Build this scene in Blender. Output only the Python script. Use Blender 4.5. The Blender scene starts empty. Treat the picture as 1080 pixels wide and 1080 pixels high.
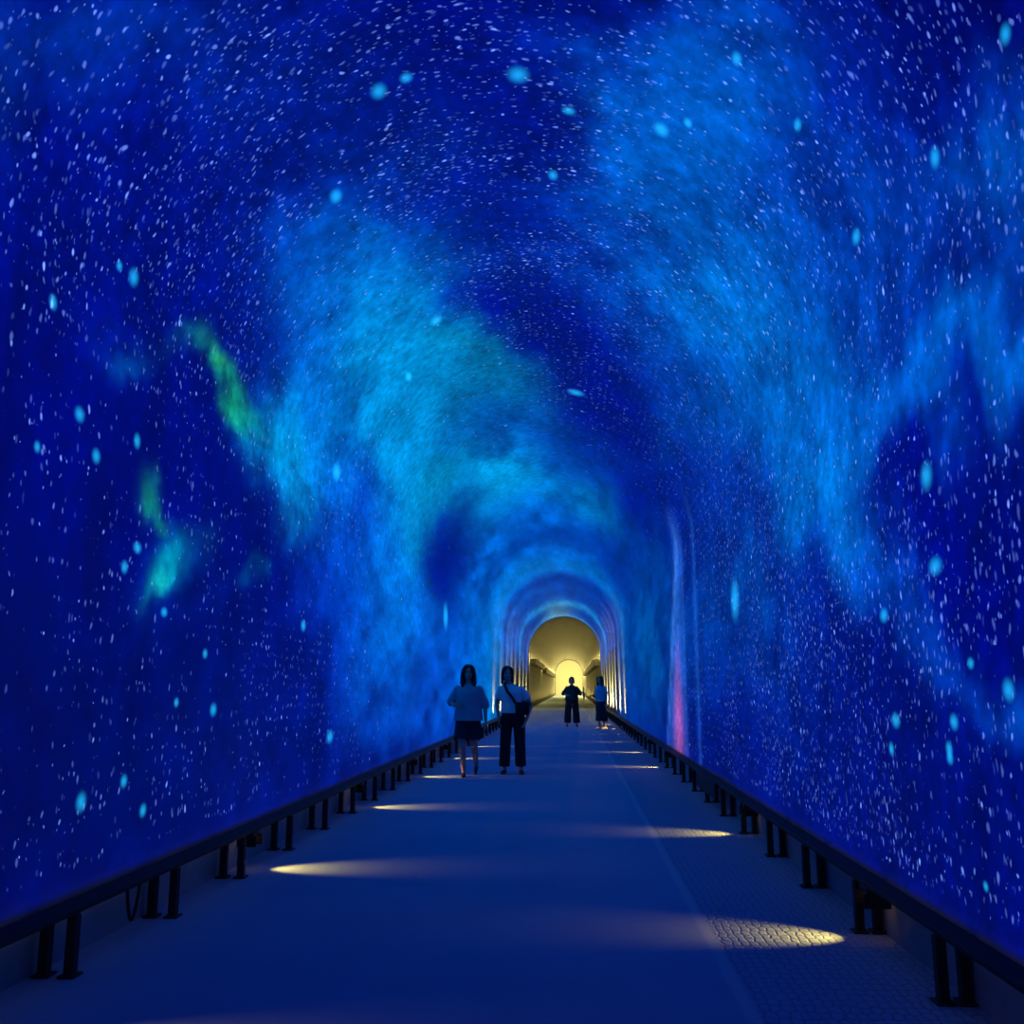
import bpy, bmesh, math, random
import numpy as np
from mathutils import Vector, Matrix
random.seed(7)
scn = bpy.context.scene
COL = scn.collection
PI = math.pi

# ------------------------------------------------------------------ the tunnel's measures (metres; y runs down the tunnel)
XL, XR, ZS = -2.5, 1.68, 3.25                 # wall faces, springing height of the vault
RV = (XR - XL) / 2
XC = (XR + XL) / 2
Y0, Y1, Y2 = -10.0, 56.0, 150.0               # back end, end of the projection, far end
UT = 2 * ZS + PI * RV                          # unrolled length of wall + vault + wall
EYE = 1.3

def lin(r, g, b):
    f = lambda c: c / 12.92 if c <= .04045 else ((c + .055) / 1.055) ** 2.4
    return (f(r / 255), f(g / 255), f(b / 255))

# ------------------------------------------------------------------ helpers
def tag(o, label=None, cat=None, group=None, kind=None):
    if label: o['label'] = label
    if cat: o['category'] = cat
    if group: o['group'] = group
    if kind: o['kind'] = kind
    return o

def link(name, me, mat=None, parent=None, smooth=False):
    o = bpy.data.objects.new(name, me)
    COL.objects.link(o)
    if mat: me.materials.append(mat)
    if parent is not None: o.parent = parent
    if smooth:
        me.polygons.foreach_set('use_smooth', [True] * len(me.polygons))
    return o

def empty(name, loc, rz=0):
    o = bpy.data.objects.new(name, None)
    COL.objects.link(o)
    o.location = loc
    o.rotation_euler = (0, 0, rz)
    return o

def bm_box(bm, x0, x1, y0, y1, z0, z1, bev=0.0):
    r = bmesh.ops.create_cube(bm, size=1.0, matrix=Matrix.Translation(((x0+x1)/2, (y0+y1)/2, (z0+z1)/2)) @ Matrix.Diagonal((x1-x0, y1-y0, z1-z0, 1)))
    if bev:
        es = {e for v in r['verts'] for e in v.link_edges}
        bmesh.ops.bevel(bm, geom=list(es), offset=bev, segments=2, affect='EDGES', profile=.5)

def build(name, bm, mat, parent=None, smooth=False):
    me = bpy.data.meshes.new(name)
    bm.to_mesh(me); bm.free()
    return link(name, me, mat, parent, smooth)

def tube(bm, pts, rad, seg=14, cap=True, ry=None):
    """swept round tube; rad per point; ry gives an optional second radius (along y)"""
    pts = [Vector(p) for p in pts]
    n = len(pts)
    rings = []
    for i, p in enumerate(pts):
        t = (pts[min(i+1, n-1)] - pts[max(i-1, 0)]).normalized()
        a = Vector((0, 1, 0))
        if abs(t.dot(a)) > .95: a = Vector((0, 0, 1))
        e1 = t.cross(a).normalized(); e2 = e1.cross(t).normalized()
        r1 = rad[i]; r2 = ry[i] if ry else r1
        rings.append([bm.verts.new(p + e1 * math.cos(2*PI*k/seg) * r1 + e2 * math.sin(2*PI*k/seg) * r2) for k in range(seg)])
    for a, b in zip(rings, rings[1:]):
        for k in range(seg):
            bm.faces.new((a[k], a[(k+1) % seg], b[(k+1) % seg], b[k]))
    if cap:
        bm.faces.new(rings[0][::-1]); bm.faces.new(rings[-1])
    return rings

def ball(bm, c, r, sub=3):
    m = Matrix.Translation(c) @ Matrix.Diagonal((r[0], r[1], r[2], 1))
    bmesh.ops.create_icosphere(bm, subdivisions=sub, radius=1, matrix=m)

# ------------------------------------------------------------------ materials
class NT:
    def __init__(self, name):
        self.m = bpy.data.materials.new(name); self.m.use_nodes = True
        self.t = self.m.node_tree; self.t.nodes.clear()
        self.out = self.t.nodes.new('ShaderNodeOutputMaterial')
    def n(self, typ, **kw):
        d = self.t.nodes.new(typ)
        for k, v in kw.items():
            if k.startswith('i_'):
                key = k[2:]
                d.inputs[int(key) if key.isdigit() else key.replace('_', ' ')].default_value = v
            else: setattr(d, k, v)
        return d
    def l(self, a, b): self.t.links.new(a, b)
    def math(self, op, a, b=None, c=None, clamp=False):
        d = self.n('ShaderNodeMath', operation=op, use_clamp=clamp)
        for i, v in enumerate((a, b, c)):
            if v is None: continue
            if isinstance(v, (int, float)): d.inputs[i].default_value = v
            else: self.l(v, d.inputs[i])
        return d.outputs[0]
    def ramp(self, v, a, b, x=0.0, y=1.0, smooth=True):
        d = self.n('ShaderNodeMapRange', interpolation_type='SMOOTHSTEP' if smooth else 'LINEAR')
        self.l(v, d.inputs[0])
        for i, q in enumerate((a, b, x, y)): d.inputs[1+i].default_value = q
        return d.outputs[0]

def plain(name, rgb, rough=.6, metal=0.0, noise=.12, scale=14.0, bump=.0, rgb2=None):
    """dull surface with a little procedural colour variation"""
    q = NT(name)
    p = q.n('ShaderNodeBsdfPrincipled', i_Roughness=rough, i_Metallic=metal)
    tc = q.n('ShaderNodeTexCoord')
    nz = q.n('ShaderNodeTexNoise', i_Scale=scale, i_Detail=4.0)
    q.l(tc.outputs['Object'], nz.inputs['Vector'])
    mx = q.n('ShaderNodeMix', data_type='RGBA')
    c1 = lin(*rgb); c2 = lin(*(rgb2 or tuple(c * (1 - noise) for c in rgb)))
    mx.inputs[6].default_value = (*c1, 1); mx.inputs[7].default_value = (*c2, 1)
    q.l(nz.outputs[0], mx.inputs[0]); q.l(mx.outputs[2], p.inputs['Base Color'])
    if bump:
        b = q.n('ShaderNodeBump', i_Strength=bump, i_Distance=.01)
        q.l(nz.outputs[0], b.inputs['Height']); q.l(b.outputs[0], p.inputs['Normal'])
    q.l(p.outputs[0], q.out.inputs[0])
    return q.m

def glow(name, rgb, strength):
    q = NT(name)
    e = q.n('ShaderNodeEmission', i_Strength=strength)
    e.inputs[0].default_value = (*lin(*rgb), 1)
    q.l(e.outputs[0], q.out.inputs[0])
    return q.m

# ------------------------------------------------------------------ the projected night sky
# soft clouds of the projection on the lining: (ln depth, unrolled metres, 2x2 shape, colour, cover)
CLOUDS = [
    (1.485,4.32,1.202,0.327,2.782,-0.844,0,14,138,0.76), (1.690,7.22,-0.127,0.615,4.189,0.298,0,6,120,0.76),
    (1.468,2.55,2.611,0.098,0.978,-0.802,0,4,116,0.86), (1.605,0.93,1.882,0.061,-0.382,-1.037,0,8,92,0.95),
    (2.226,0.80,1.773,0.336,0.652,-0.994,0,16,120,0.76), (1.644,12.37,-1.479,0.062,-0.806,1.257,0,8,108,0.95),
    (2.170,11.56,-1.628,0.045,0.192,0.913,0,26,142,0.65), (1.316,4.25,3.473,0.926,14.491,-4.694,0,52,160,0.59),
    (1.601,4.75,2.690,0.656,6.635,-2.084,0,34,150,0.54), (1.653,5.65,3.453,1.108,7.941,-1.955,0,22,140,0.43),
    (1.654,6.97,0.029,1.866,12.167,0.497,0,30,150,0.43), (1.559,3.47,4.468,-0.244,3.494,-3.015,0,12,130,0.43),
    (2.048,5.40,1.118,0.688,4.488,-0.651,0,68,176,0.81), (2.104,4.85,1.210,0.811,4.861,-0.795,0,96,195,0.76),
    (1.976,4.65,6.678,1.396,4.192,-1.359,0,81,184,0.65), (2.146,3.82,5.680,0.529,1.959,-0.841,0,112,210,0.86),
    (2.112,3.46,6.770,1.209,3.603,-1.317,0,151,224,0.92), (2.163,2.88,8.936,0.147,3.704,-2.384,6,147,218,0.81),
    (2.158,4.26,12.682,2.883,3.736,-1.164,0,105,210,0.65), (2.266,3.51,17.235,1.100,3.074,-1.407,0,132,224,0.54),
    (2.326,4.91,3.171,1.256,2.021,-0.426,0,143,216,0.95), (2.510,4.13,4.305,0.786,1.551,-0.513,0,147,224,0.92),
    (2.502,2.94,4.247,0.044,1.610,-0.992,0,92,232,0.92), (2.729,2.88,3.414,0.038,0.804,-0.511,0,101,216,0.81),
    (2.390,2.21,5.529,0.068,1.022,-1.135,0,46,186,0.65), (2.944,1.75,3.163,0.016,0.259,-0.583,0,85,205,0.86),
    (2.596,1.35,3.704,0.034,0.079,-1.525,0,48,170,0.65), (2.600,2.69,4.585,0.041,0.880,-0.637,0,110,218,0.95),
    (2.667,3.99,5.696,0.869,2.197,-0.782,0,136,210,0.86), (1.319,4.15,3.847,0.931,8.067,-2.748,0,46,156,0.54),
    (3.443,3.26,3.476,0.032,0.640,-0.358,0,121,216,0.65), (2.367,3.51,21.755,1.349,2.777,-1.266,0,50,160,0.43),
    (1.824,3.91,5.938,-0.430,1.738,-2.355,0,8,128,0.54), (1.828,2.60,5.878,-0.964,-0.272,-2.252,0,6,122,0.65),
    (1.616,3.31,13.015,-2.365,-0.547,-7.877,0,68,147,0.65), (1.832,3.44,11.720,-1.819,1.289,-7.323,14,154,126,0.92),
    (1.923,3.41,15.333,-2.605,0.190,-7.550,16,160,115,0.86), (1.837,3.49,32.659,-3.566,7.988,-11.788,40,160,105,0.65),
    (2.021,3.40,12.950,-2.535,-1.278,-3.815,0,132,199,0.76), (1.679,2.53,16.169,-5.331,-17.624,-8.656,14,147,126,0.86),
    (1.735,2.44,18.349,-6.248,-24.070,-11.311,10,127,126,0.76), (1.763,2.14,7.158,2.984,11.290,-4.298,0,129,165,0.92),
    (1.732,2.03,22.278,0.621,7.563,-10.584,12,160,168,0.76), (1.977,2.00,10.433,5.022,30.619,-10.815,0,99,147,0.65),
    (1.808,1.81,6.446,0.164,4.042,-8.038,0,28,140,0.43), (2.474,5.95,0.756,0.748,5.284,-0.391,0,103,165,0.86),
    (2.368,5.82,1.670,1.454,9.554,-0.875,0,116,157,0.76), (2.546,5.12,4.088,1.201,2.896,-0.698,0,105,157,0.76),
    (2.711,4.29,8.058,0.681,2.487,-1.089,0,123,157,0.81), (2.659,6.05,0.744,0.819,7.528,-0.457,0,81,168,0.76),
    (2.878,6.21,0.514,0.675,6.218,-0.259,0,138,216,0.95), (2.904,5.99,0.886,0.900,10.005,-0.673,0,160,226,0.86),
    (2.916,4.87,5.496,0.123,1.567,-1.149,0,136,189,0.76), (2.958,3.88,5.623,0.188,2.048,-1.022,0,20,128,0.92),
    (2.730,7.61,-0.596,0.938,3.893,0.494,0,40,150,0.76), (3.205,6.29,0.341,0.498,4.607,-0.137,0,94,205,0.92),
    (3.020,7.83,1.934,0.941,6.467,-0.379,0,118,178,0.76), (3.240,6.65,0.254,0.778,19.300,0.239,0,56,170,0.54),
    (3.145,8.64,-1.877,0.793,3.285,0.896,0,30,140,0.86), (3.440,3.89,3.553,0.166,0.711,-0.316,0,121,224,0.92),
    (3.420,1.42,3.979,0.006,0.058,-0.488,0,129,226,0.86), (2.288,6.54,2.387,1.077,13.121,-1.750,0,6,124,0.92),
    (2.411,7.20,2.803,1.122,6.467,-0.859,0,4,118,0.95), (2.544,7.81,3.184,1.173,6.682,-0.948,0,6,122,0.95),
    (2.712,8.64,3.242,1.629,4.310,-0.113,0,16,132,0.86), (2.042,6.63,0.975,0.991,7.266,-0.315,0,8,126,0.76),
    (1.952,5.96,1.497,1.563,11.778,-0.908,0,10,124,0.65), (1.868,6.97,0.039,1.984,8.588,0.366,0,4,112,0.65),
    (1.996,8.45,-2.400,0.277,1.739,0.704,0,92,195,0.92), (1.704,7.76,-1.307,1.774,4.419,0.614,0,83,193,0.76),
    (1.816,8.01,-1.813,1.736,7.188,1.248,0,101,203,0.65), (1.968,8.93,-3.724,0.229,3.023,1.404,0,129,220,0.86),
    (1.542,8.36,-1.972,1.306,7.295,1.614,0,70,184,0.65), (1.439,8.71,-3.194,3.010,9.072,2.002,0,20,140,0.65),
    (1.669,8.68,-0.674,2.828,9.057,1.543,0,36,150,0.54), (1.464,9.30,-4.491,0.388,5.508,2.521,0,44,156,0.65),
    (1.303,9.24,-7.231,1.800,9.770,3.593,0,8,124,0.76), (1.232,9.91,-7.498,0.465,3.877,2.026,0,88,195,0.76),
    (1.181,9.39,-10.360,2.131,15.504,6.136,0,60,170,0.54), (1.662,9.48,-3.149,0.106,4.954,2.474,0,58,168,0.65),
    (2.010,9.64,-2.022,-0.038,3.414,1.851,0,107,205,0.86), (1.523,10.28,-2.675,-0.178,4.676,4.038,0,94,205,0.81),
    (1.306,10.58,-5.975,-0.251,4.080,4.468,0,105,210,0.76), (1.824,10.33,-3.763,0.138,4.977,3.393,0,114,216,0.81),
    (1.871,10.53,-3.731,1.304,5.768,3.019,0,132,231,0.86), (2.298,8.89,-2.741,0.913,3.407,1.059,0,54,158,0.65),
    (2.354,9.85,-3.069,0.107,3.018,1.550,0,44,152,0.65), (2.319,10.94,-2.880,0.072,1.046,1.241,0,68,157,0.70),
    (2.529,11.48,-4.035,0.087,0.404,1.376,0,40,146,0.65), (3.090,10.61,-2.550,0.039,0.674,0.577,0,77,157,0.92),
    (2.947,9.64,-4.312,0.287,2.824,1.312,0,52,140,0.76), (1.450,11.02,-2.801,0.890,3.185,2.232,0,6,122,0.95),
    (1.544,10.73,-5.835,0.270,5.511,5.212,0,8,124,0.86), (1.325,11.32,-7.655,0.427,2.081,4.513,0,4,118,0.86),
    (1.774,10.94,-7.608,-2.136,-0.805,2.525,0,107,216,0.92), (1.630,11.35,-2.971,2.031,9.453,4.835,0,68,184,0.81),
    (1.480,11.62,-5.181,2.546,10.847,7.669,0,52,166,0.76), (1.352,11.81,-10.565,4.101,8.171,8.213,0,72,189,0.76),
    (1.437,10.76,-21.161,1.074,8.672,8.369,0,88,189,0.43), (2.432,4.59,4.630,1.382,1.872,-0.480,0,145,220,0.92),
    (2.350,6.96,2.503,1.217,11.449,-1.194,0,5,120,0.70), (2.522,7.71,3.173,1.201,7.059,-0.951,0,6,122,0.81),
    (2.689,8.73,3.740,1.963,4.903,-0.058,0,12,130,0.65), (2.909,3.75,6.645,0.264,2.524,-1.216,0,16,126,0.65),
    (2.505,5.92,1.717,1.026,11.124,-1.311,0,103,157,0.49), (1.777,7.89,-1.995,1.506,3.679,0.671,0,92,199,0.54),
    (1.599,9.16,-3.079,0.360,4.004,1.708,0,68,178,0.54), (1.498,4.70,1.929,0.732,9.390,-2.330,0,40,150,0.38),
]
BIG_STARS = [
    (5.72,6.63,0.101,0.083), (5.60,5.69,0.089,0.062), (6.42,5.13,0.102,0.058), (5.57,5.89,0.060,0.049), (6.08,6.97,0.058,0.055),
    (5.96,7.65,0.089,0.069), (5.74,7.83,0.058,0.040), (4.91,8.05,0.066,0.042), (4.98,8.56,0.062,0.035), (6.97,6.84,0.087,0.046),
    (4.94,3.60,0.064,0.058), (4.21,3.14,0.041,0.045), (4.77,3.59,0.039,0.032), (4.54,2.67,0.055,0.046), (4.74,2.50,0.050,0.046),
    (5.19,2.70,0.048,0.051), (4.19,2.41,0.031,0.032), (9.74,3.55,0.192,0.107), (10.30,4.98,0.161,0.051), (9.41,5.52,0.128,0.077),
    (12.56,7.05,0.159,0.133), (4.48,10.79,0.083,0.076), (4.46,11.22,0.091,0.049), (9.85,10.89,0.288,0.230), (3.83,11.78,0.058,0.050),
    (3.99,9.44,0.057,0.055), (3.25,9.38,0.045,0.042), (4.87,0.72,0.059,0.057), (5.60,0.59,0.051,0.044), (5.33,0.78,0.047,0.042),
    (5.29,2.09,0.060,0.039), (5.15,1.96,0.046,0.042), (5.71,1.75,0.055,0.035), (6.62,1.14,0.072,0.052), (9.92,0.79,0.158,0.077),
    (5.98,1.20,0.044,0.035), (18.90,2.68,0.434,0.302), (4.47,12.08,0.044,0.033), (4.20,12.57,0.029,0.024), (4.47,12.04,0.045,0.038),
    (5.23,11.39,0.078,0.045), (4.39,11.92,0.054,0.041), (5.16,11.94,0.075,0.044), (5.04,9.29,0.077,0.047), (4.16,11.67,0.039,0.028),
    (6.41,1.52,0.051,0.038), (8.78,1.86,0.095,0.062), (5.26,12.09,0.047,0.040),
]

def vnoise(x, y, seed):
    rs = np.random.RandomState(seed)
    T = rs.rand(256, 256)
    xi = np.floor(x).astype(int); yi = np.floor(y).astype(int)
    fx = x - xi; fy = y - yi
    fx = fx*fx*(3-2*fx); fy = fy*fy*(3-2*fy)
    g = lambda a, b: T[a % 256, b % 256]
    return ((g(xi, yi)*(1-fx) + g(xi+1, yi)*fx)*(1-fy) + (g(xi, yi+1)*(1-fx) + g(xi+1, yi+1)*fx)*fy) * 2 - 1

def fbm(x, y, seed, octv=5):
    v = 0; a = .5
    for o in range(octv):
        v = v + a * vnoise(x * 2**o + 17.3*o, y * 2**o + 5.1*o, seed + o); a *= .55
    return v

def projection(y, u):
    """colour (linear) and star density of the projected sky at depth y and unrolled height u"""
    s = np.log(np.maximum(np.abs(y), 1.2))
    w1 = fbm(s*5, u*.9, 11); w2 = fbm(s*5 + 40, u*.9 + 9, 23)
    w3 = fbm(s*16, u*2.6, 31, 4)
    sw = s + .085*w1 + .012*w3
    uw = u + .50*w2 + .10*w3
    c = np.empty((len(y), 3)); c[:] = np.array([0, 4, 106.])
    far = np.clip((y - 18) / 14, 0, 1)[:, None]
    c = c*(1-far) + far*np.array([0, 62, 168.])
    for (cs, cu, a, b, e, f, r, g, bl, w) in CLOUDS:
        ds = sw - cs; du = uw - cu
        q = (a*ds + b*du)**2 + (e*ds + f*du)**2
        k = w * np.exp(-np.minimum(q, 30)**1.25 * .9)
        k = (k * (1 + .6*w3))[:, None].clip(0, 1)
        c = c*(1-k) + k*np.array([r, g, bl])
    # brighter rings of light near the far end
    crown = np.exp(-((u - UT/2) / 3.2)**2)
    for yc, hw, col, wt in ((26, 2.2, (0, 36, 140), .5), (31.5, 2.4, (0, 110, 195), .8), (36, 2.0, (0, 40, 140), .85), (41.5, 3.0, (0, 52, 150), .85), (46.5, 1.8, (30, 140, 205), .8), (51, 2, (0, 50, 140), .8), (55, 1.2, (50, 140, 190), .7)):
        k = (wt * np.exp(-((y - yc + 1.5*w1) / hw)**2) * np.clip(1 - np.abs(u - UT/2 - .6*w2)/5.6, 0, 1)**.5)[:, None]
        c = c*(1-k) + k*np.array(col)
    k = (.6 * np.exp(-((y - 52) / 7)**2) * np.exp(-((u - UT/2 + .3) / .9)**2))[:, None]
    c = c*(1-k) + k*np.array((120, 170, 170.))
    # vertical curtain of pale and pink light on the right wall
    z = UT - u
    top = np.clip((3.6 - z) / 3.0, 0, 1)
    def line(yc, hw, col, wt):
        nonlocal c
        k = (wt * np.exp(-((y - yc) / hw)**2) * ((u > UT/2) & (z < 4.2)) * np.clip((4.2 - z)/.8, 0, 1))[:, None]
        c = c*(1-k) + k*np.array(col)
    line(14.9 + .8*top, .5 + .5*top, (40, 110, 225), .75)
    line(15.2 + .3*top, .2 + .55*top**1.5, (190, 84, 170), .85 * np.clip((2.3 - z)/1.3, 0, 1))
    line(14.5 - .0*top, .10, (60, 130, 235), .7)
    line(14.9 + 2.2*top, .22, (70, 130, 230), .65)
    line(13.0, .18, (30, 96, 205), .6)
    # the projected picture stops short of the warm lit lower walls near its end
    low = np.minimum(u, UT - u)
    side_gap = np.clip((y - 27) / 13, 0, 1) * np.clip((2.9 + .25*w2 - low) / .9, 0, 1)
    fine = (1 + .20*w3 + .12*fbm(s*50, u*7, 77, 3))[:, None]
    c = np.clip(c * fine, 0, 255) / 255
    L = np.where(c <= .04045, c/12.92, ((c+.055)/1.055)**2.4)
    L = L * (1 - side_gap)[:, None]
    L = L * np.clip((Y1 + .05 - y) / .4, 0, 1)[:, None]
    L = L * np.clip((low - .27) / .03, 0, 1)[:, None]
    # star density: thick overhead and on the right, thin on the left wall and in the clouds
    d = np.where(u < 3.0, .33, np.where(u < UT - 3.2, .9, .95))
    d = d * np.clip(1.3 - c[:, 1] * 2.2, .06, 1) * (1 - side_gap) * np.clip((17 - y) / 9, .04, 1) * (low > .4)
    m = np.clip(.25 + .75*np.clip((u - 2.2)/1.5, 0, 1) + c[:, 1]*1.2, .25, 1)
    return L, d, m

def proj_rows():
    ys = [Y0]
    while ys[-1] < Y1 - .01:
        y = ys[-1]
        st = .25 if y < 1 else min(.45, max(.028, .0013*y*y)) if y > 2.4 else .07
        ys.append(min(Y1, y + st))
    ys[-1] = Y1
    return np.array(ys)

def us_point(u):
    if u <= ZS: return (XL, u)
    if u >= UT - ZS: return (XR, UT - u)
    p = (u - ZS) / RV
    return (XC - RV*math.cos(p), ZS + RV*math.sin(p))

def lining(name, u0, u1, nu, mat, flip=False):
    us = np.linspace(u0, u1, nu)
    ys = np.concatenate([proj_rows(), np.array([56.4, 57, 60, 65, 70, 80, 90, 105, 120, 135, Y2])])
    xz = np.array([us_point(u) for u in us])
    ny = len(ys)
    V = np.empty((ny, nu, 3))
    V[:, :, 0] = xz[None, :, 0]; V[:, :, 2] = xz[None, :, 1]; V[:, :, 1] = ys[:, None]
    idx = np.arange(ny*nu).reshape(ny, nu)
    a, b, c, d = idx[:-1, :-1], idx[:-1, 1:], idx[1:, 1:], idx[1:, :-1]
    faces = np.stack([a, b, c, d], -1).reshape(-1, 4)
    me = bpy.data.meshes.new(name)
    me.from_pydata(V.reshape(-1, 3).tolist(), [], faces.tolist())
    Y, U = np.meshgrid(ys, us, indexing='ij')
    L, dens, mott = projection(Y.ravel(), U.ravel())
    at = me.attributes.new('projection', 'FLOAT_COLOR', 'POINT')
    at.data.foreach_set('color', np.concatenate([L, dens[:, None]], 1).astype(np.float32).ravel())
    am = me.attributes.new('mottle', 'FLOAT', 'POINT')
    am.data.foreach_set('value', mott.astype(np.float32))
    av = me.attributes.new('unrolled', 'FLOAT_VECTOR', 'POINT')
    av.data.foreach_set('vector', np.stack([Y.ravel(), U.ravel(), Y.ravel()*0], 1).astype(np.float32).ravel())
    me.update()
    o = link(name, me, mat, None, True)
    return tag(o, kind='structure')

def lining_material():
    q = NT('projected_lining')
    at = q.n('ShaderNodeAttribute', attribute_name='projection')
    un = q.n('ShaderNodeAttribute', attribute_name='unrolled')
    pos = un.outputs['Vector']
    dens = at.outputs['Alpha']
    # fine mottling of the picture
    nz = q.n('ShaderNodeTexNoise', i_Scale=9.0, i_Detail=5.0, i_Roughness=.65)
    q.l(pos, nz.inputs['Vector'])
    ma = q.n('ShaderNodeAttribute', attribute_name='mottle')
    mot = q.math('MULTIPLY_ADD', q.ramp(nz.outputs[0], .28, .72, -.42, .40, False), ma.outputs['Fac'], 1.0)
    sky = q.n('ShaderNodeVectorMath', operation='SCALE')
    q.l(at.outputs['Color'], sky.inputs[0]); q.l(mot, sky.inputs['Scale'])
    # small stars in three sizes
    wn = q.n('ShaderNodeTexNoise', i_Scale=1.1, i_Detail=2.0); q.l(pos, wn.inputs['Vector'])
    clus = q.ramp(wn.outputs[0], .35, .65, .35, 1.25)
    jn = q.n('ShaderNodeTexNoise', i_Scale=9.0, i_Detail=1.0); q.l(pos, jn.inputs['Vector'])
    jv = q.n('ShaderNodeVectorMath', operation='MULTIPLY_ADD'); q.l(jn.outputs['Color'], jv.inputs[0]); jv.inputs[1].default_value = (.06, .06, 0); q.l(pos, jv.inputs[2])
    total = None
    for scale, r0, r1, keep, amp, stretch in ((15.5, .05, .25, .85, 1.0, .65), (9.5, .05, .18, .42, 1.4, .62), (23.0, .05, .34, 1.1, .5, .5), (4.0, .02, .09, .25, .8, .7)):
        mp = q.n('ShaderNodeMapping'); mp.inputs['Scale'].default_value = (scale, scale*stretch, 1)
        mp.inputs['Location'].default_value = (scale*.37, scale*1.13, 0)
        q.l(jv.outputs[0], mp.inputs['Vector'])
        vo = q.n('ShaderNodeTexVoronoi', voronoi_dimensions='2D', i_Scale=1.0, i_Randomness=1.0)
        q.l(mp.outputs[0], vo.inputs['Vector'])
        sp = q.n('ShaderNodeSeparateColor'); q.l(vo.outputs['Color'], sp.inputs[0])
        rnd = q.math('POWER', sp.outputs[0], 1.6)
        rad = q.math('MULTIPLY_ADD', rnd, r1 - r0, r0)
        rr = q.math('DIVIDE', vo.outputs['Distance'], rad)
        disc = q.ramp(rr, .35, 1.0, 1.0, 0.0)
        th = q.math('MULTIPLY', q.math('MULTIPLY', dens, clus), keep)
        on = q.math('LESS_THAN', sp.outputs[1], th)
        br = q.math('MULTIPLY', q.math('MULTIPLY_ADD', q.math('POWER', sp.outputs[2], 1.8), .9, .14), amp)
        v = q.math('MULTIPLY', q.math('MULTIPLY', disc, on), br)
        total = v if total is None else q.math('ADD', total, v)
    stc = q.n('ShaderNodeVectorMath', operation='SCALE'); stc.inputs[0].default_value = (.16, .30, .90)
    q.l(total, stc.inputs['Scale'])
    add = q.n('ShaderNodeVectorMath', operation='ADD')
    q.l(sky.outputs[0], add.inputs[0]); q.l(stc.outputs[0], add.inputs[1])
    # the big cyan stars, one by one
    tot = None
    for (s, u, rs, ru) in BIG_STARS:
        sub = q.n('ShaderNodeVectorMath', operation='MULTIPLY_ADD')
        q.l(pos, sub.inputs[0]); sub.inputs[1].default_value = (1/rs, 1/ru, 0); sub.inputs[2].default_value = (-s/rs, -u/ru, 0)
        ln = q.n('ShaderNodeVectorMath', operation='LENGTH'); q.l(sub.outputs[0], ln.inputs[0])
        m = q.ramp(ln.outputs['Value'], 1.2, .0, 0.0, 1.0)
        tot = m if tot is None else q.math('ADD', tot, m)
    bsc = q.n('ShaderNodeVectorMath', operation='SCALE'); bsc.inputs[0].default_value = (.01, .36, .72)
    q.l(tot, bsc.inputs['Scale'])
    add2 = q.n('ShaderNodeVectorMath', operation='ADD')
    q.l(add.outputs[0], add2.inputs[0]); q.l(bsc.outputs[0], add2.inputs[1])
    em = q.n('ShaderNodeEmission', i_Strength=1.0); q.l(add2.outputs[0], em.inputs[0])
    df = q.n('ShaderNodeBsdfDiffuse', i_Roughness=.6)
    pn = q.n('ShaderNodeTexNoise', i_Scale=2.0, i_Detail=4.0); q.l(pos, pn.inputs['Vector'])
    mx = q.n('ShaderNodeMix', data_type='RGBA')
    mx.inputs[6].default_value = (.07, .068, .06, 1); mx.inputs[7].default_value = (.10, .098, .09, 1)
    q.l(pn.outputs[0], mx.inputs[0]); q.l(mx.outputs[2], df.inputs[0])
    q.m.cycles.emission_sampling = 'NONE'
    ad = q.n('ShaderNodeAddShader'); q.l(em.outputs[0], ad.inputs[0]); q.l(df.outputs[0], ad.inputs[1])
    q.l(ad.outputs[0], q.out.inputs[0])
    return q.m

M_LINING = lining_material()
lining('wall_left', 0, ZS, 74, M_LINING)
lining('ceiling', ZS, UT - ZS, 150, M_LINING)
lining('wall_right', UT - ZS, UT, 74, M_LINING)

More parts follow.
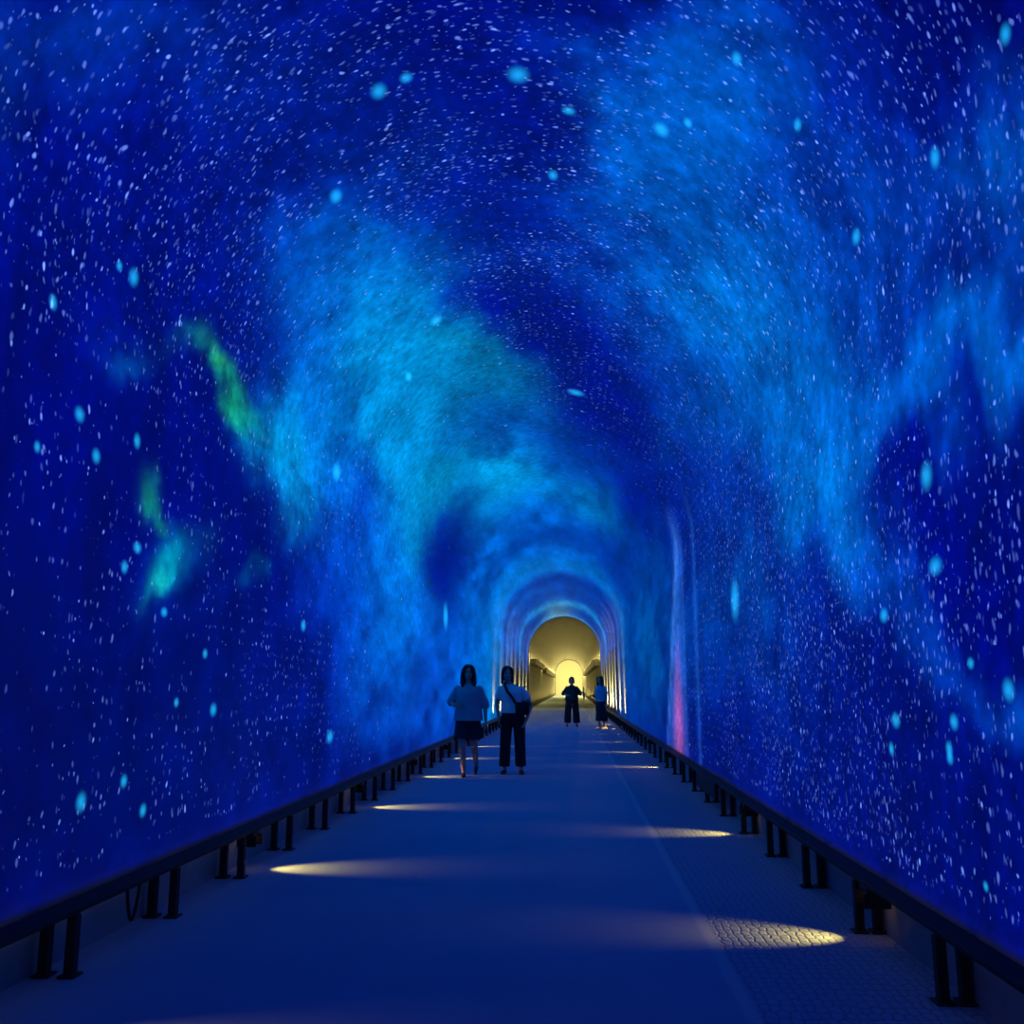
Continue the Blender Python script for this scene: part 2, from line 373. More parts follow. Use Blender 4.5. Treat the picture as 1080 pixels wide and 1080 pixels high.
# floor: smooth paving with a pale seam and a rough cobbled strip on its right
def floor_material():
    q = NT('paving')
    p = q.n('ShaderNodeBsdfPrincipled', i_Roughness=.8)
    p.inputs['Specular IOR Level'].default_value = .12
    tc = q.n('ShaderNodeTexCoord'); pos = tc.outputs['Object']
    sx = q.n('ShaderNodeSeparateXYZ'); q.l(pos, sx.inputs[0])
    nz = q.n('ShaderNodeTexNoise', i_Scale=1.3, i_Detail=6.0, i_Roughness=.6); q.l(pos, nz.inputs['Vector'])
    mx = q.n('ShaderNodeMix', data_type='RGBA')
    mx.inputs[6].default_value = (.19, .26, .40, 1); mx.inputs[7].default_value = (.26, .34, .50, 1)
    q.l(nz.outputs[0], mx.inputs[0])
    d = q.math('ABSOLUTE', q.math('SUBTRACT', sx.outputs[0], .71))
    seam = q.ramp(d, .012, .045, 1.0, 0.0)
    m2 = q.n('ShaderNodeMix', data_type='RGBA'); m2.inputs[7].default_value = (.36, .42, .50, 1)
    q.l(q.math('MULTIPLY', seam, .7), m2.inputs[0]); q.l(mx.outputs[2], m2.inputs[6])
    strip = q.ramp(sx.outputs[0], .72, .76, 0.0, 1.0)
    # cobbles: rounded cells with open joints
    mp = q.n('ShaderNodeMapping'); mp.inputs['Scale'].default_value = (22, 13, 1); q.l(pos, mp.inputs['Vector'])
    vo = q.n('ShaderNodeTexVoronoi', voronoi_dimensions='2D', feature='DISTANCE_TO_EDGE', i_Scale=1.0, i_Randomness=.55)
    q.l(mp.outputs[0], vo.inputs['Vector'])
    st = q.ramp(vo.outputs['Distance'], 0.0, .22, 0.0, 1.0)
    h = q.math('MULTIPLY', q.math('SUBTRACT', st, 1.0), strip)
    fine = q.n('ShaderNodeTexNoise', i_Scale=60.0, i_Detail=3.0); q.l(pos, fine.inputs['Vector'])
    hh = q.math('MULTIPLY_ADD', fine.outputs[0], .12, h)
    b = q.n('ShaderNodeBump', i_Strength=.55, i_Distance=.014); q.l(hh, b.inputs['Height'])
    q.l(b.outputs[0], p.inputs['Normal'])
    m3 = q.n('ShaderNodeMix', data_type='RGBA'); m3.inputs[7].default_value = (.10, .10, .10, 1)
    jt = q.math('MULTIPLY', q.ramp(vo.outputs['Distance'], .02, .12, .45, 0.0), strip)
    q.l(jt, m3.inputs[0]); q.l(m2.outputs[2], m3.inputs[6])
    q.l(m3.outputs[2], p.inputs['Base Color'])
    q.l(p.outputs[0], q.out.inputs[0])
    return q.m

bm = bmesh.new(); bm_box(bm, XL - .05, XR + .05, Y0, Y2, -.12, 0)
tag(build('floor', bm, floor_material()), kind='structure')

M_PLINTH = plain('plinth_concrete', (140, 154, 166), .8, 0, .25, 5.0)
for nm, x0, x1 in (('baseboard_left', XL - .02, XL + .022), ('baseboard_right', XR - .022, XR + .02)):
    bm = bmesh.new(); bm_box(bm, x0, x1, Y0, Y1, 0, .26, .004)
    tag(build(nm, bm, M_PLINTH), kind='structure')

M_PLASTER = plain('warm_plaster', (190, 180, 150), .85, 0, .12, 3.0)
def end_wall(name, y0, y1):
    bm = bmesh.new()
    prof = [us_point(u) for u in np.linspace(0, UT, 60)]
    a = [bm.verts.new((x, y0, z)) for x, z in prof]; b = [bm.verts.new((x, y1, z)) for x, z in prof]
    bm.faces.new(a); bm.faces.new(b[::-1])
    for k in range(len(a)):
        j = (k+1) % len(a); bm.faces.new((a[j], a[k], b[k], b[j]))
    tag(build(name, bm, M_PLASTER), kind='structure')
end_wall('wall_back', Y2, Y2 + .3)
end_wall('wall_front', Y0 - .3, Y0)

# thin upright ribs on the warm lit lower walls
M_RIB = plain('rib_plaster', (62, 58, 44), .8)
k = 1
for x0, x1, ys in ((XR - .03, XR + .01, (36.0, 38.4, 39.8, 43.5)), (XL - .01, XL + .03, (41.0, 46.5))):
    for y in ys:
        bm = bmesh.new(); bm_box(bm, x0, x1, y - .10, y + .10, .33, 2.75, .01)
        tag(build('trim_%d' % k, bm, M_RIB), kind='structure'); k += 1

# ------------------------------------------------------------------ guard rails with their floor lights
M_RAIL = plain('dark_rail_paint', (20, 20, 24), .75, .0, .3, 20.0)
M_LAMP = plain('dark_lamp_metal', (40, 38, 36), .45, .5, .2, 20.0)
M_LENS = glow('warm_lens', (255, 190, 100), 2.5)
M_ADDED_GLOW = glow('added_dim_glow', (172, 186, 204), .95)
WARM = (1.0, .63, .12)

def light(kind, name, loc, power, color=WARM, target=None, size=.03, parent=None, **kw):
    ld = bpy.data.lights.new(name, kind); ld.energy = power; ld.color = color
    ld.shadow_soft_size = size
    for k_, v in kw.items(): setattr(ld, k_, v)
    o = bpy.data.objects.new(name, ld); COL.objects.link(o); o.location = loc
    if target is not None:
        o.rotation_euler = (Vector(target) - Vector(loc)).to_track_quat('-Z', 'Y').to_euler()
    return o

def guard_rail(label, xo, xi, sgn, yfirst, step, n, lamps):
    """xo / xi: wall-side and path-side post rows; sgn +1 when the path lies to +x"""
    root = empty('guard_rail', ((xo + xi)/2, yfirst, 0)); tag(root, label, 'rail')
    ox, oy = (xo + xi)/2, yfirst
    hw = abs(xo - xi)/2 - .008
    yl = yfirst - step/2; yh = yfirst + (n - .5)*step
    bm = bmesh.new(); bm_box(bm, -hw - .012, hw + .012, yl - oy, yh - oy, .268, .293, .005)
    build('top_rail', bm, M_RAIL, root)
    bm = bmesh.new(); bm_box(bm, -.022, .022, -.026, .026, 0, .268, .004); bm_box(bm, -.040, .040, -.045, .045, 0, .012, .003)
    me = bpy.data.meshes.new('post'); bm.to_mesh(me); bm.free(); me.materials.append(M_RAIL)
    for i in range(n):
        for x in (-hw, hw):
            o = bpy.data.objects.new('post', me); COL.objects.link(o); o.parent = root
            o.location = (x, i*step, 0)
    bh = bmesh.new(); bm_box(bh, -.05, .05, -.07, .07, .235, .268, .004)
    for y_ in (-.07, .062): bm_box(bh, -.07, .07, y_, y_ + .008, .165, .24, .001)  # side fins added to block the bright source from the camera
    mh = bpy.data.meshes.new('lamp_housing'); bh.to_mesh(mh); bh.free(); mh.materials.append(M_LAMP)
    bl = bmesh.new(); bm_box(bl, -.025, .025, -.05, .05, .2325, .2349)
    ml = bpy.data.meshes.new('lens'); bl.to_mesh(ml); bl.free(); ml.materials.append(M_LENS)
    for yy in lamps:
        h = bpy.data.objects.new('lamp_housing', mh); COL.objects.link(h); h.parent = root
        h.location = (sgn*hw*.2, yy - oy, 0)
        q = bpy.data.objects.new('lens', ml); COL.objects.link(q); q.parent = h
        lx = ox + sgn*hw*.2
        pw = 1.0
        light('SPOT', 'floor_beam', (lx, yy, .222), 40.0*pw, target=(lx + sgn*.42, yy + .06, 0), size=.006, spot_size=math.radians(58), spot_blend=1.0)
        pass
    bm = bmesh.new(); bm_box(bm, -sgn*(hw + .004) - .006, -sgn*(hw + .004) + .006, yl - oy, yh - oy, .252, .268)  # glowing strip added under the rail to brighten the plinth evenly
    s_ = build('added_glow_strip', bm, M_ADDED_GLOW, root)
    return root

NP = 48
LY = [3.5 + 3.57*i for i in range(-1, 15)]
RY = [5.38 + 3.57*i for i in range(-2, 15)]
left = guard_rail('low dark rail on paired posts along the foot of the left wall', -2.43, -2.29, 1, 4.50 - 3*1.135, 1.135, NP, [y for y in LY if y < 55])
right = guard_rail('low dark rail on paired posts along the foot of the right wall', 1.635, 1.525, -1, 5.53 - 4*1.165, 1.165, NP, [y for y in RY if y < 55])
# dark cover plate hung on part of the right rail, slack cable under the left one
bm = bmesh.new(); bm_box(bm, -.098, -.082, 10.4 - .87, 11.9 - .87, .13, .30, .004)
build('cover_plate', bm, M_RAIL, right)
bm = bmesh.new()
tube(bm, [(-.02, 5.2 - 1.095 + t*.16, .265 - .2*math.sin(t*PI)**.8) for t in np.linspace(0, 1, 14)], [.009]*14, 8)
build('cable', bm, M_RAIL, left, True)

# dark trunking high on both walls beyond the projection
M_TRUNK = plain('dark_trunking', (20, 17, 9), .9)
for x, ya, yb, z0, z1, lab in ((XL + .181, 58, 78, 2.62, 2.92, 'dark trunking high on the left wall, nearer length'), (XL + .181, 83, 132, 2.45, 2.85, 'dark trunking high on the left wall, farther length'), (XR - .181, 57.5, 112, 2.5, 2.85, 'dark trunking high on the right wall by the far end')):
    sg = 1 if x < 0 else -1
    root = empty('wall_mounted_trunking', (x, ya, z0)); tag(root, lab, 'trunking', 'cable trunking at the far end')
    bm = bmesh.new(); bm_box(bm, -.16, .16, 0, yb - ya, 0, z1 - z0, .01); build('channel', bm, M_TRUNK, root)
    bm = bmesh.new(); bm_box(bm, -.18, .18, 0, yb - ya, z1 - z0, z1 - z0 + .03, .004); build('cover', bm, M_TRUNK, root)

# ------------------------------------------------------------------ lamps of the far warm section
YEL = (1.0, .80, .24)
for y, p in ((57, 26), (60, 30), (63.5, 34), (67, 40), (71, 48), (75.5, 58), (80, 74), (86, 95), (92, 125), (99, 170), (107, 240), (116, 340), (126, 480), (137, 600)):
    for x in (XL + .20, XR - .20):
        light('POINT', 'trunking_lamp', (x, y, 3.02), p*3.6, color=YEL, size=.04)
    # unseen spots added to brighten the lower walls, aimed up, away from the viewer's side
    for x, sg in ((XL + .5, -1), (XR - .5, 1)):
        light('SPOT', 'added_low_spot', (x, y, .12), p*7, color=YEL, size=.03, target=(x + sg*.5, y + .5, 1.5), spot_size=math.radians(110), spot_blend=1.0)
light('SPOT', 'far_floodlight', (XC + .3, 141, 2.4), 5600, color=(1, .86, .36), size=.1, target=(XC + .3, 150, 2.0), spot_size=math.radians(110), spot_blend=1.0)
# wall washers at the foot of the last projected stretch
for y, f in ((30.5, .22), (33.5, .5), (36.5, .85), (39.2, 1), (42, 1), (45.5, 1), (49, 1), (52.5, 1)):
    for x, sg, pw in ((XR - .42, 1, 2600), (XL + .42, -1, 1300)):
        light('SPOT', 'wall_washer', (x, y, .33), pw*f, color=(1, .90, .42), size=.03, target=(x + sg*.42, y + .2, .85), spot_size=math.radians(80), spot_blend=1.0)

# ------------------------------------------------------------------ people
M_SKIN = plain('skin', (196, 150, 128), .55, 0, .06, 9.0)
M_HAIR = plain('dark_hair', (26, 20, 20), .5, 0, .3, 40.0)
M_EYE = plain('eye_dark', (28, 24, 24), .3)
M_LIP = plain('lip', (150, 84, 80), .5)
M_SOLE = plain('shoe_dark', (30, 30, 36), .6)
M_SHOEW = plain('shoe_white', (215, 210, 205), .6)
M_BLACK = plain('black_cloth', (22, 22, 28), .85, 0, .25, 30.0, .2)
M_NAVY = plain('navy_cloth', (26, 28, 48), .85, 0, .25, 30.0, .2)
M_GREYBLUE = plain('pale_grey_cloth', (150, 160, 172), .85, 0, .12, 26.0, .2)
M_WHITE = plain('white_cloth', (226, 226, 228), .85, 0, .08, 26.0, .2)
M_TEAL = plain('light_blue_cloth', (110, 168, 196), .85, 0, .12, 26.0, .2)
M_CHAR = plain('charcoal_cloth', (40, 42, 48), .85, 0, .2, 26.0, .2)

def fuse(name, bm, mat, parent, voxel=.007, smooth=4):
    """melt the overlapping pieces of bm into one continuous skin"""
    me = bpy.data.meshes.new(name); bm.to_mesh(me); bm.free()
    o = bpy.data.objects.new(name, me); COL.objects.link(o)
    r = o.modifiers.new('r', 'REMESH'); r.mode = 'VOXEL'; r.voxel_size = voxel; r.use_smooth_shade = True
    s = o.modifiers.new('s', 'SMOOTH'); s.factor = .5; s.iterations = smooth
    dg = bpy.context.evaluated_depsgraph_get()
    m2 = bpy.data.meshes.new_from_object(o.evaluated_get(dg))
    bpy.data.objects.remove(o); bpy.data.meshes.remove(me)
    m2.name = name; m2.materials.clear()
    return link(name, m2, mat, parent, True)

def loft(bm, rings, seg=24):
    """stack of ellipse rings (cx, cy, z, rx, ry) capped at both ends"""
    rs = []
    for (cx, cy, z, rx, ry) in rings:
        rs.append([bm.verts.new((cx + rx*math.cos(2*PI*k/seg), cy + ry*math.sin(2*PI*k/seg), z)) for k in range(seg)])
    for a, b in zip(rs, rs[1:]):
        for k in range(seg):
            bm.faces.new((a[k], a[(k+1) % seg], b[(k+1) % seg], b[k]))
    bm.faces.new(rs[0][::-1]); bm.faces.new(rs[-1])

def lerp(a, b, t): return Vector(a).lerp(Vector(b), t)

def limb(bm, pts, rad, sub=4):
    P = []; Rr = []
    for i in range(len(pts) - 1):
        for k in range(sub):
            t = k / sub; P.append(lerp(pts[i], pts[i+1], t)); Rr.append(rad[i]*(1-t) + rad[i+1]*t)
    P.append(Vector(pts[-1])); Rr.append(rad[-1])
    tube(bm, P, Rr, 14)
    for p, r in zip(pts, rad): ball(bm, p, (r, r, r), 2)

def hand(bm, wrist, d, nrm, side, curl=.5, k=1.0):
    """palm, four unequal bent fingers and a thumb from the side of the palm"""
    d = Vector(d).normalized(); nrm = Vector(nrm); nrm = (nrm - d*nrm.dot(d)).normalized()
    sx = d.cross(nrm).normalized() * side
    w = Vector(wrist)
    for t in (0, .25, .5, .75, 1):
        for s in (-1, -.33, .33, 1):
            r = .0125*k
            ball(bm, w + d*(.012 + .07*t)*k + sx*s*(.017 + .014*t)*k, (r, r, r), 1)
    for i, L in enumerate((.066, .074, .069, .053)):
        b0 = w + d*.082*k + sx*(.033 - .0215*i)*k
        a = [b0]; ang = 0; cur = b0
        for seg_, f in enumerate((.45, .32, .23)):
            ang += curl * (.55 + .25*seg_)
            cur = cur + (d*math.cos(ang) + nrm*math.sin(ang)) * L * f * k; a.append(cur)
        tube(bm, a, [.0088*k, .0082*k, .0074*k, .0056*k], 8)
        for p in a[1:]: ball(bm, p, (.0078*k,)*3, 1)
    t0 = w + d*.022*k + sx*.026*k
    t1 = t0 + (d*.6 + sx*.65 + nrm*.35).normalized()*.036*k
    t2 = t1 + (d*.85 + sx*.15 + nrm*.5).normalized()*.03*k
    tube(bm, [t0, t1, t2], [.0125*k, .0105*k, .008*k], 8); ball(bm, t1, (.0105*k,)*3, 1); ball(bm, t2, (.008*k,)*3, 1)

def head(bm, c, yaw):
    """skull, jaw, nose, ears; face towards -y before the turn"""
    T = Matrix.Translation(c) @ Matrix.Rotation(yaw, 4, 'Z')
    b2 = bmesh.new()
    ball(b2, (0, .012, .022), (.073, .092, .088), 3)
    ball(b2, (0, -.022, -.040), (.056, .062, .068), 3)
    ball(b2, (0, -.050, -.086), (.026, .026, .020), 2)
    tube(b2, [(0, -.078, .012), (0, -.092, -.014), (0, -.101, -.030)], [.008, .011, .013], 8)
    ball(b2, (0, -.093, -.032), (.017, .013, .010), 2)
    for s in (-1, 1):
        ball(b2, (s*.075, .010, -.012), (.010, .020, .031), 2)
        ball(b2, (s*.038, -.062, -.026), (.020, .018, .018), 2)
        ball(b2, (s*.030, -.074, .022), (.024, .012, .008), 2)
    bmesh.ops.transform(b2, matrix=T, verts=b2.verts)
    me = bpy.data.meshes.new('tmp'); b2.to_mesh(me); b2.free(); bm.from_mesh(me); bpy.data.meshes.remove(me)
    return T

def face(T, root):
    for s in (-1, 1):
        bm = bmesh.new(); ball(bm, (s*.031, -.077, .002), (.013, .007, .007), 2)
        bmesh.ops.transform(bm, matrix=T, verts=bm.verts); build('eye', bm, M_EYE, root, True)
        bm = bmesh.new(); tube(bm, [(s*.014, -.084, .020), (s*.032, -.084, .026), (s*.050, -.072, .020)], [.003, .004, .002], 8)
        bmesh.ops.transform(bm, matrix=T, verts=bm.verts); build('eyebrow', bm, M_HAIR, root, True)
    bm = bmesh.new(); tube(bm, [(-.023, -.073, -.061), (-.008, -.0815, -.058), (0, -.082, -.060), (.008, -.0815, -.058), (.023, -.073, -.061)], [.003, .006, .006, .006, .003], 8)
    bmesh.ops.transform(bm, matrix=T, verts=bm.verts); build('mouth', bm, M_LIP, root, True)

def hair_long(T, root, length, width=.105):
    """parted hair that frames the face and falls behind and beside the neck"""
    bm = bmesh.new()
    ball(bm, (0, .026, .034), (.088, .098, .092), 3)
    for s in (-1, 1):
        tube(bm, [(s*.03, -.060, .105), (s*.068, -.052, .055), (s*.084, -.030, -.02), (s*.090, -.018, -.10), (s*(width - .02), -.020, -length*.75), (s*(width - .03), -.022, -length)], [.024, .030, .028, .032, .034, .016], 12)
        tube(bm, [(s*.055, .04, .06), (s*.080, .035, -.04), (s*.080, .045, -length*.6), (s*.06, .055, -length)], [.04, .042, .044, .026], 12)
    tube(bm, [(0, .07, .05), (0, .085, -.05), (0, .085, -length*.6), (0, .080, -length*1.03)], [.06, .062, .058, .036], 12)
    bmesh.ops.transform(bm, matrix=T, verts=bm.verts)
    return fuse('hair', bm, M_HAIR, root, .007, 3)

def hair_short(T, root, bun=False, drop=.09):
    bm = bmesh.new()
    ball(bm, (0, .030, .036), (.085, .094, .090), 3)
    for s in (-1, 1):
        tube(bm, [(s*.02, -.066, .098), (s*.060, -.055, .062), (s*.080, -.022, .0), (s*.080, .0, -drop)], [.020, .026, .023, .018], 12)
        ball(bm, (s*.05, .055, -.045), (.04, .045, .06), 2)
    ball(bm, (0, .075, -.05), (.06, .045, .07), 2)
    if bun: ball(bm, (0, .10, .085), (.042, .042, .040), 3)
    bmesh.ops.transform(bm, matrix=T, verts=bm.verts)
    return fuse('hair', bm, M_HAIR, root, .007, 3)

def foot_pts(bm, ankle, toe, w=.040):
    """heel, arch and toe box of a foot or shoe standing on z = 0"""
    a = Vector(ankle); t = Vector(toe)
    d = (t - a); d.z = 0; d.normalize()
    heel = Vector((a.x, a.y, 0)) - d*.045
    for f, h, r in ((0, .034, .034), (.25, .036, .034), (.5, .032, .037), (.75, .026, w), (1, .020, w*.82)):
        p = heel.lerp(Vector((t.x, t.y, 0)), f)
        b2 = bmesh.new(); ball(b2, (0, 0, 0), (r, r*1.25, h), 2)
        bmesh.ops.transform(b2, matrix=Matrix.Translation((p.x, p.y, h + min(a.z - .085, .5) * (1 - f) * .9 + t.z)) @ Vector((0, 1, 0)).rotation_difference(d).to_matrix().to_4x4(), verts=b2.verts)
        me = bpy.data.meshes.new('tmp'); b2.to_mesh(me); b2.free(); bm.from_mesh(me); bpy.data.meshes.remove(me)

def person(loc, rz, label, P):
    """P: joints and clothes; joints sit in the person's own frame, face towards -y"""
    root = empty('person', loc, rz); tag(root, label, 'person', 'people in the tunnel')
    bm = bmesh.new()
    hc = Vector(P['head'])
    T = head(bm, hc, P.get('yaw', 0))
    nk = Vector(P['neck'])
    limb(bm, [nk + Vector((0, .01, -.02)), hc + Vector((0, .022, -.07))], [.054, .050])
    pel = Vector(P['pelvis']); wst = pel + (nk - pel)*.36; cht = pel + (nk - pel)*.72
    loft(bm, [(pel.x, pel.y, pel.z - .09, .13, .09), (pel.x, pel.y, pel.z, .162, .110), (wst.x, wst.y, wst.z, .130, .092), (cht.x, cht.y, cht.z, .152, .105), (nk.x, nk.y, nk.z - .08, .160, .082), (nk.x, nk.y, nk.z - .035, .10, .065), (nk.x, nk.y, nk.z + .01, .05, .05)])
    for sh, el, wr, hd, nm, side in P['arms']:
        limb(bm, [sh, el, wr], [.047, .037, .024])
        hand(bm, wr, hd, nm, side, P.get('curl', .45))
    for hp, kn, an, toe in P['legs']:
        limb(bm, [hp, kn], [.082, .053])
        limb(bm, [kn, lerp(kn, an, .35) + Vector((0, .018, 0)), an], [.053, .052, .034])
        foot_pts(bm, an, toe, .036)
    fuse('body', bm, M_SKIN, root, .007, 3)
    face(T, root)
    return root, T

def top(root, P, mat, name='top', sleeve=.5, hem=.0, grow=.024, flare=.0, rad=.066):
    """shirt: torso shell to the hem plus sleeves along the arms (sleeve counts in arm lengths: 1 is the elbow)"""
    bm = bmesh.new()
    nk = Vector(P['neck']); pel = Vector(P['pelvis'])
    wst = pel + (nk - pel)*.36; cht = pel + (nk - pel)*.72
    g = grow
    loft(bm, [(pel.x, pel.y, hem, .164 + g + flare, .114 + g + flare), (pel.x, pel.y, pel.z + .03, .160 + g + flare*.7, .110 + g + flare*.6), (wst.x, wst.y, wst.z, .138 + g + flare*.6, .098 + g + flare*.5), (cht.x, cht.y, cht.z, .156 + g, .112 + g), (nk.x, nk.y, nk.z - .075, .166 + g*.6, .088 + g*.6), (nk.x, nk.y, nk.z - .035, .112, .074), (nk.x, nk.y, nk.z - .005, .070, .064)])
    for sh, el, wr, *_ in P['arms']:
        pts = [Vector(sh)]; rr = [.055]
        if sleeve <= 1: pts.append(lerp(sh, el, sleeve)); rr.append(rad)
        else: pts += [Vector(el), lerp(el, wr, sleeve - 1)]; rr += [rad*.95, rad*.85]
        P2 = []; R2 = []
        for i in range(len(pts)-1):
            for k_ in range(5): P2.append(lerp(pts[i], pts[i+1], k_/5)); R2.append(rr[i] + (rr[i+1]-rr[i])*k_/5)
        P2.append(pts[-1]); R2.append(rr[-1]); tube(bm, P2, R2, 16); ball(bm, sh, (.056, .058, .054), 2)
        if sleeve > 1: ball(bm, el, (rad*.97,)*3, 2)
    return fuse(name, bm, mat, root, .008, 5)

def trousers(root, P, mat, name, waist, width, hem, stop=2.0):
    """two legs and a seat; width (thigh, knee, hem) radii; stop 0..1 ends on the thigh, 2 at the ankle"""
    bm = bmesh.new(); pel = Vector(P['pelvis'])
    loft(bm, [(pel.x, pel.y, pel.z - .13, .150, .11), (pel.x, pel.y, pel.z - .04, .182, .130), (pel.x, pel.y, pel.z + .04, .172, .124), (pel.x, pel.y, waist, .150, .110)])
    for hp, kn, an, toe in P['legs']:
        if stop <= 1: pts = [Vector(hp), lerp(hp, kn, stop)]; rr = [width[0], width[1]]
        else: pts = [Vector(hp), Vector(kn), lerp(kn, an, stop - 1)]; rr = list(width)
        P2 = []; R2 = []
        for i in range(len(pts)-1):
            for k_ in range(6): P2.append(lerp(pts[i], pts[i+1], k_/6)); R2.append(rr[i] + (rr[i+1]-rr[i])*k_/6)
        P2.append(pts[-1]); R2.append(rr[-1]); tube(bm, P2, R2, 18)
    return fuse(name, bm, mat, root, .008, 4)

def shoes(root, P, mat, w=.044, lab=None):
    for hp, kn, an, toe in P['legs']:
        bm = bmesh.new(); foot_pts(bm, an, Vector(toe) + Vector((0, 0, 0)), w)
        t = bmesh.new()
        o = fuse('shoe', bm, mat, root, .007, 2); t.free()
        o.scale = (1, 1, 1)
        if lab: o['label'] = lab

# woman in a pale top and dark shorts, stepping towards the camera
WX, WY = -1.54, 14.35
P1 = dict(head=(.0, -.03, 1.505), neck=(.0, .0, 1.345), pelvis=(.0, .02, .87), yaw=math.radians(8),
    arms=[((-.160, .0, 1.262), (-.262, .03, 1.075), (-.19, -.16, 1.02), (.9, -.5, .15), (.2, .8, 0), 1),
          ((.160, .0, 1.262), (.245, .04, 1.03), (.262, -.01, .80), (.05, -.12, -1), (-1, 0, 0), 1)],
    legs=[((-.085, .02, .84), (-.085, -.10, .455), (-.055, -.06, .085), (-.045, -.22, 0.0)),
          ((.085, .02, .84), (.085, .02, .46), (.085, .36, .155), (.085, .24, 0.0))])
r1, T1 = person((WX, WY, 0), 0, 'person with long dark hair in pale top and dark shorts nearest the left wall', P1)
hair_long(T1, r1, .215, .112)
top(r1, P1, M_GREYBLUE, 'top', 1.05, .80, .03, .03, .072)
trousers(r1, P1, M_NAVY, 'shorts', .93, (.100, .125), 0, .80)
shoes(r1, P1, M_SOLE, .042)

# companion in a white shirt and wide dark trousers
P2 = dict(head=(-.085, -.02, 1.495), neck=(-.045, .0, 1.34), pelvis=(.0, .0, .88), yaw=math.radians(14),
    arms=[((-.180, .0, 1.262), (-.245, .05, 1.04), (-.215, -.06, .83), (.1, -.25, -1), (1, 0, 0), -1),
          ((.132, .0, 1.255), (.275, .06, 1.02), (.215, -.10, .80), (-.35, -.35, -.8), (-1, .2, 0), 1)],
    legs=[((-.092, .0, .84), (-.112, -.02, .46), (-.130, .0, .085), (-.150, -.16, 0)),
          ((.092, .0, .84), (.108, -.01, .46), (.122, .0, .085), (.142, -.16, 0))])
r2, T2 = person((-.905, 14.82, 0), 0, 'person in a white shirt and wide dark trousers, walking right of the one in shorts', P2)
hair_short(T2, r2, False, .16)
top(r2, P2, M_WHITE, 'shirt', .62, .90, .02, .0, .070)
trousers(r2, P2, M_BLACK, 'trousers', 1.03, (.100, .084, .084), 0, 1.93)
shoes(r2, P2, M_SOLE, .046)
# the bag worn across the body
bag = empty('shoulder_bag', (-.905 + .165, 14.82 - .175, .875)); tag(bag, 'dark shoulder bag slung across the white shirt of the person in wide trousers', 'bag')
bm = bmesh.new(); bm_box(bm, -.115, .095, -.038, .038, 0, .19, .025); build('pouch', bm, M_BLACK, bag, True)
bm = bmesh.new(); bm_box(bm, -.117, .097, -.046, -.034, .08, .192, .006); build('flap', bm, M_BLACK, bag, True)
bm = bmesh.new()
stp = [(-.11, .0, .17), (-.17, -.022, .27), (-.24, -.022, .355), (-.285, .03, .455), (-.285, .12, .492), (-.27, .22, .465), (-.20, .315, .36), (-.06, .33, .22), (.06, .26, .15), (.10, .14, .16), (.10, .0, .17)]
rs = [[bm.verts.new((p[0] + dx, p[1], p[2] + dz)) for dx, dz in ((-.018, -.012), (.018, .012))] for p in stp]
for a, b in zip(rs, rs[1:]): bm.faces.new((a[0], a[1], b[1], b[0]))
st = build('strap', bm, M_BLACK, bag)
sm = st.modifiers.new('s', 'SOLIDIFY'); sm.thickness = .006; sm.offset = 0

# two people farther on, against the warm light
P3 = dict(head=(.0, -.02, 1.50), neck=(.0, .0, 1.345), pelvis=(.0, .0, .88), yaw=math.radians(-5),
    arms=[((-.160, .0, 1.262), (-.275, .04, 1.07), (-.12, -.13, 1.0), (1, -.25, -.1), (0, 1, 0), 1),
          ((.160, .0, 1.262), (.275, .03, 1.07), (.345, -.12, 1.10), (.45, -.6, .35), (-1, 0, 0), 1)],
    legs=[((-.09, .0, .84), (-.135, -.02, .46), (-.155, .0, .085), (-.175, -.16, 0)),
          ((.09, .0, .84), (.135, -.02, .46), (.155, .0, .085), (.175, -.16, 0))])
r3, T3 = person((.0, 32.3, 0), 0, 'person all in black with wide trousers, standing before the yellow light', P3)
hair_short(T3, r3, True, .10)
top(r3, P3, M_CHAR, 'top', 1.1, .84, .045, .03, .082)
trousers(r3, P3, M_BLACK, 'trousers', .98, (.112, .112, .116), 0, 1.92)
shoes(r3, P3, M_SOLE, .046)
um = empty('folded_umbrella', (.40, 32.115, .86)); tag(um, 'slim dark folded umbrella held out by the person all in black', 'umbrella')
bm = bmesh.new(); tube(bm, [(0, 0, .0), (0, 0, .06), (0, 0, .22), (0, 0, .26)], [.006, .030, .036, .012], 14); build('canopy', bm, M_BLACK, um, True)
bm = bmesh.new(); tube(bm, [(0, 0, .255), (0, 0, .30), (0, 0, .42)], [.008, .014, .020], 12); build('handle', bm, M_BLACK, um, True)
bm = bmesh.new(); tube(bm, [(0, 0, -.10), (0, 0, .01)], [.004, .006], 8); build('ferrule', bm, M_LAMP, um, True)

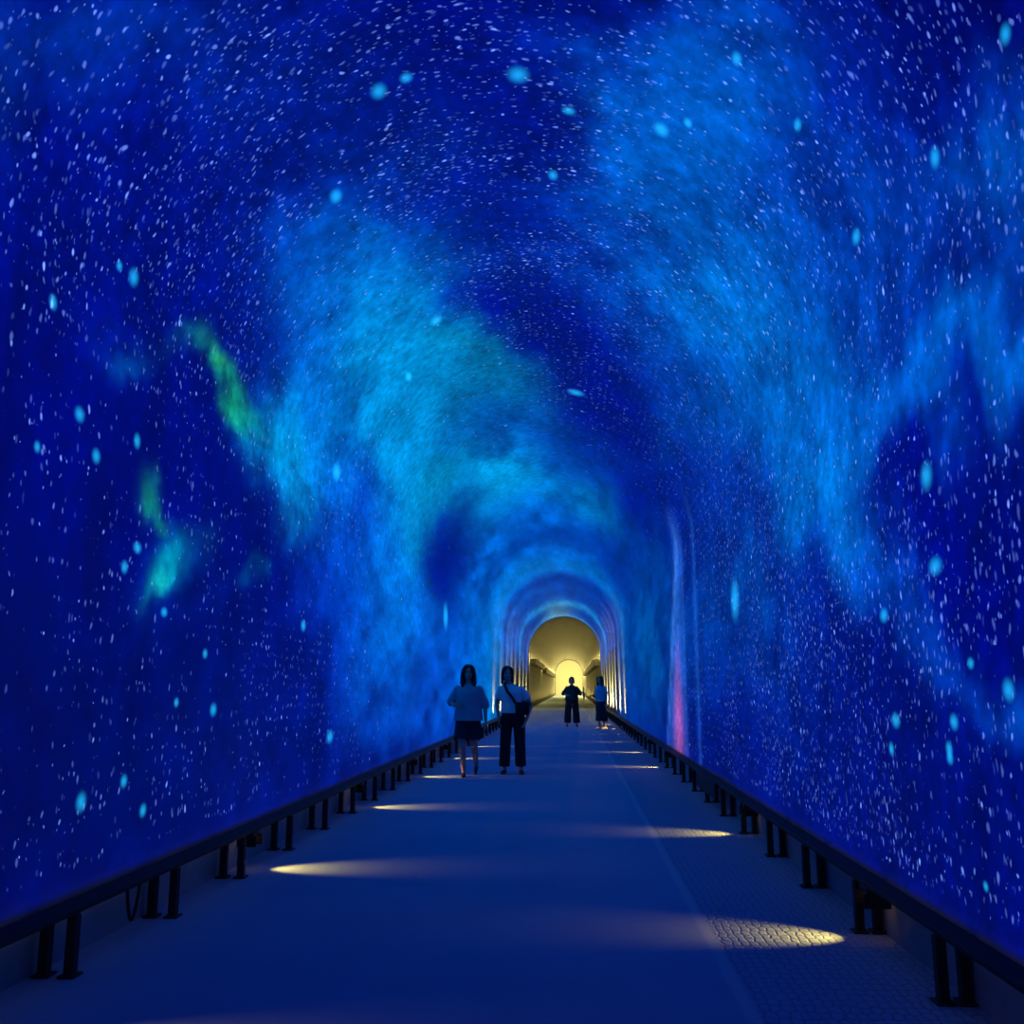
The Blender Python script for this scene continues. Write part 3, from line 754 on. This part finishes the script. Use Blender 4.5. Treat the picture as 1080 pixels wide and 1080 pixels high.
P4 = dict(head=(-.0, -.03, 1.50), neck=(.0, .0, 1.345), pelvis=(.0, .0, .88), yaw=math.radians(0),
    arms=[((-.150, .0, 1.262), (-.205, .03, 1.05), (-.15, -.15, .98), (.5, -.8, .2), (.2, 0, 1), 1),
          ((.150, .0, 1.262), (.195, .05, 1.04), (.205, .0, .82), (0, -.15, -1), (-1, 0, 0), 1)],
    legs=[((-.08, .0, .84), (-.07, -.04, .46), (-.06, -.02, .085), (-.06, -.19, 0)),
          ((.08, .0, .84), (.07, .03, .46), (.07, .09, .085), (.07, -.07, 0))])
r4, T4 = person((.905, 30.35, 0), math.radians(-42), 'person in light blue shirt and long dark skirt standing by the right rail', P4)
hair_long(T4, r4, .20, .10)
top(r4, P4, M_TEAL, 'shirt', .95, .84, .02, .01, .066)
bm = bmesh.new()
loft(bm, [(.0, .03, .24, .20, .19), (0, .02, .45, .19, .175), (0, .01, .70, .185, .16), (0, 0, .88, .180, .130), (0, 0, 1.0, .142, .105)], 28)
fuse('skirt', bm, M_NAVY, r4, .009, 3)
shoes(r4, P4, M_SHOEW, .044)

# ------------------------------------------------------------------ camera, world, colour management
w = bpy.data.worlds.new('night'); scn.world = w; w.use_nodes = True
w.node_tree.nodes['Background'].inputs[0].default_value = (0, 0, 0, 1)
cd = bpy.data.cameras.new('camera'); cam = bpy.data.objects.new('camera', cd); COL.objects.link(cam)
cd.sensor_width = 36; cd.lens = 36 * 1000 / 1080; cd.clip_end = 400; cd.clip_start = .05
cam.location = (0, 0, EYE)
pitch = math.atan(.184); yaw = math.atan(.063 * math.cos(pitch))
cam.rotation_euler = (PI/2 + pitch, 0, yaw)
scn.camera = cam
vs = scn.view_settings
vs.view_transform = 'Standard'; vs.look = 'None'; vs.exposure = 0.0; vs.gamma = 1.0; vs.use_curve_mapping = False
scn.cycles.use_denoising = True
scn.cycles.max_bounces = 6
scn.cycles.diffuse_bounces = 3
scn.cycles.use_adaptive_sampling = True
scn.cycles.adaptive_threshold = .04
scn.cycles.adaptive_min_samples = 16
scn.cycles.sample_clamp_indirect = 4.0
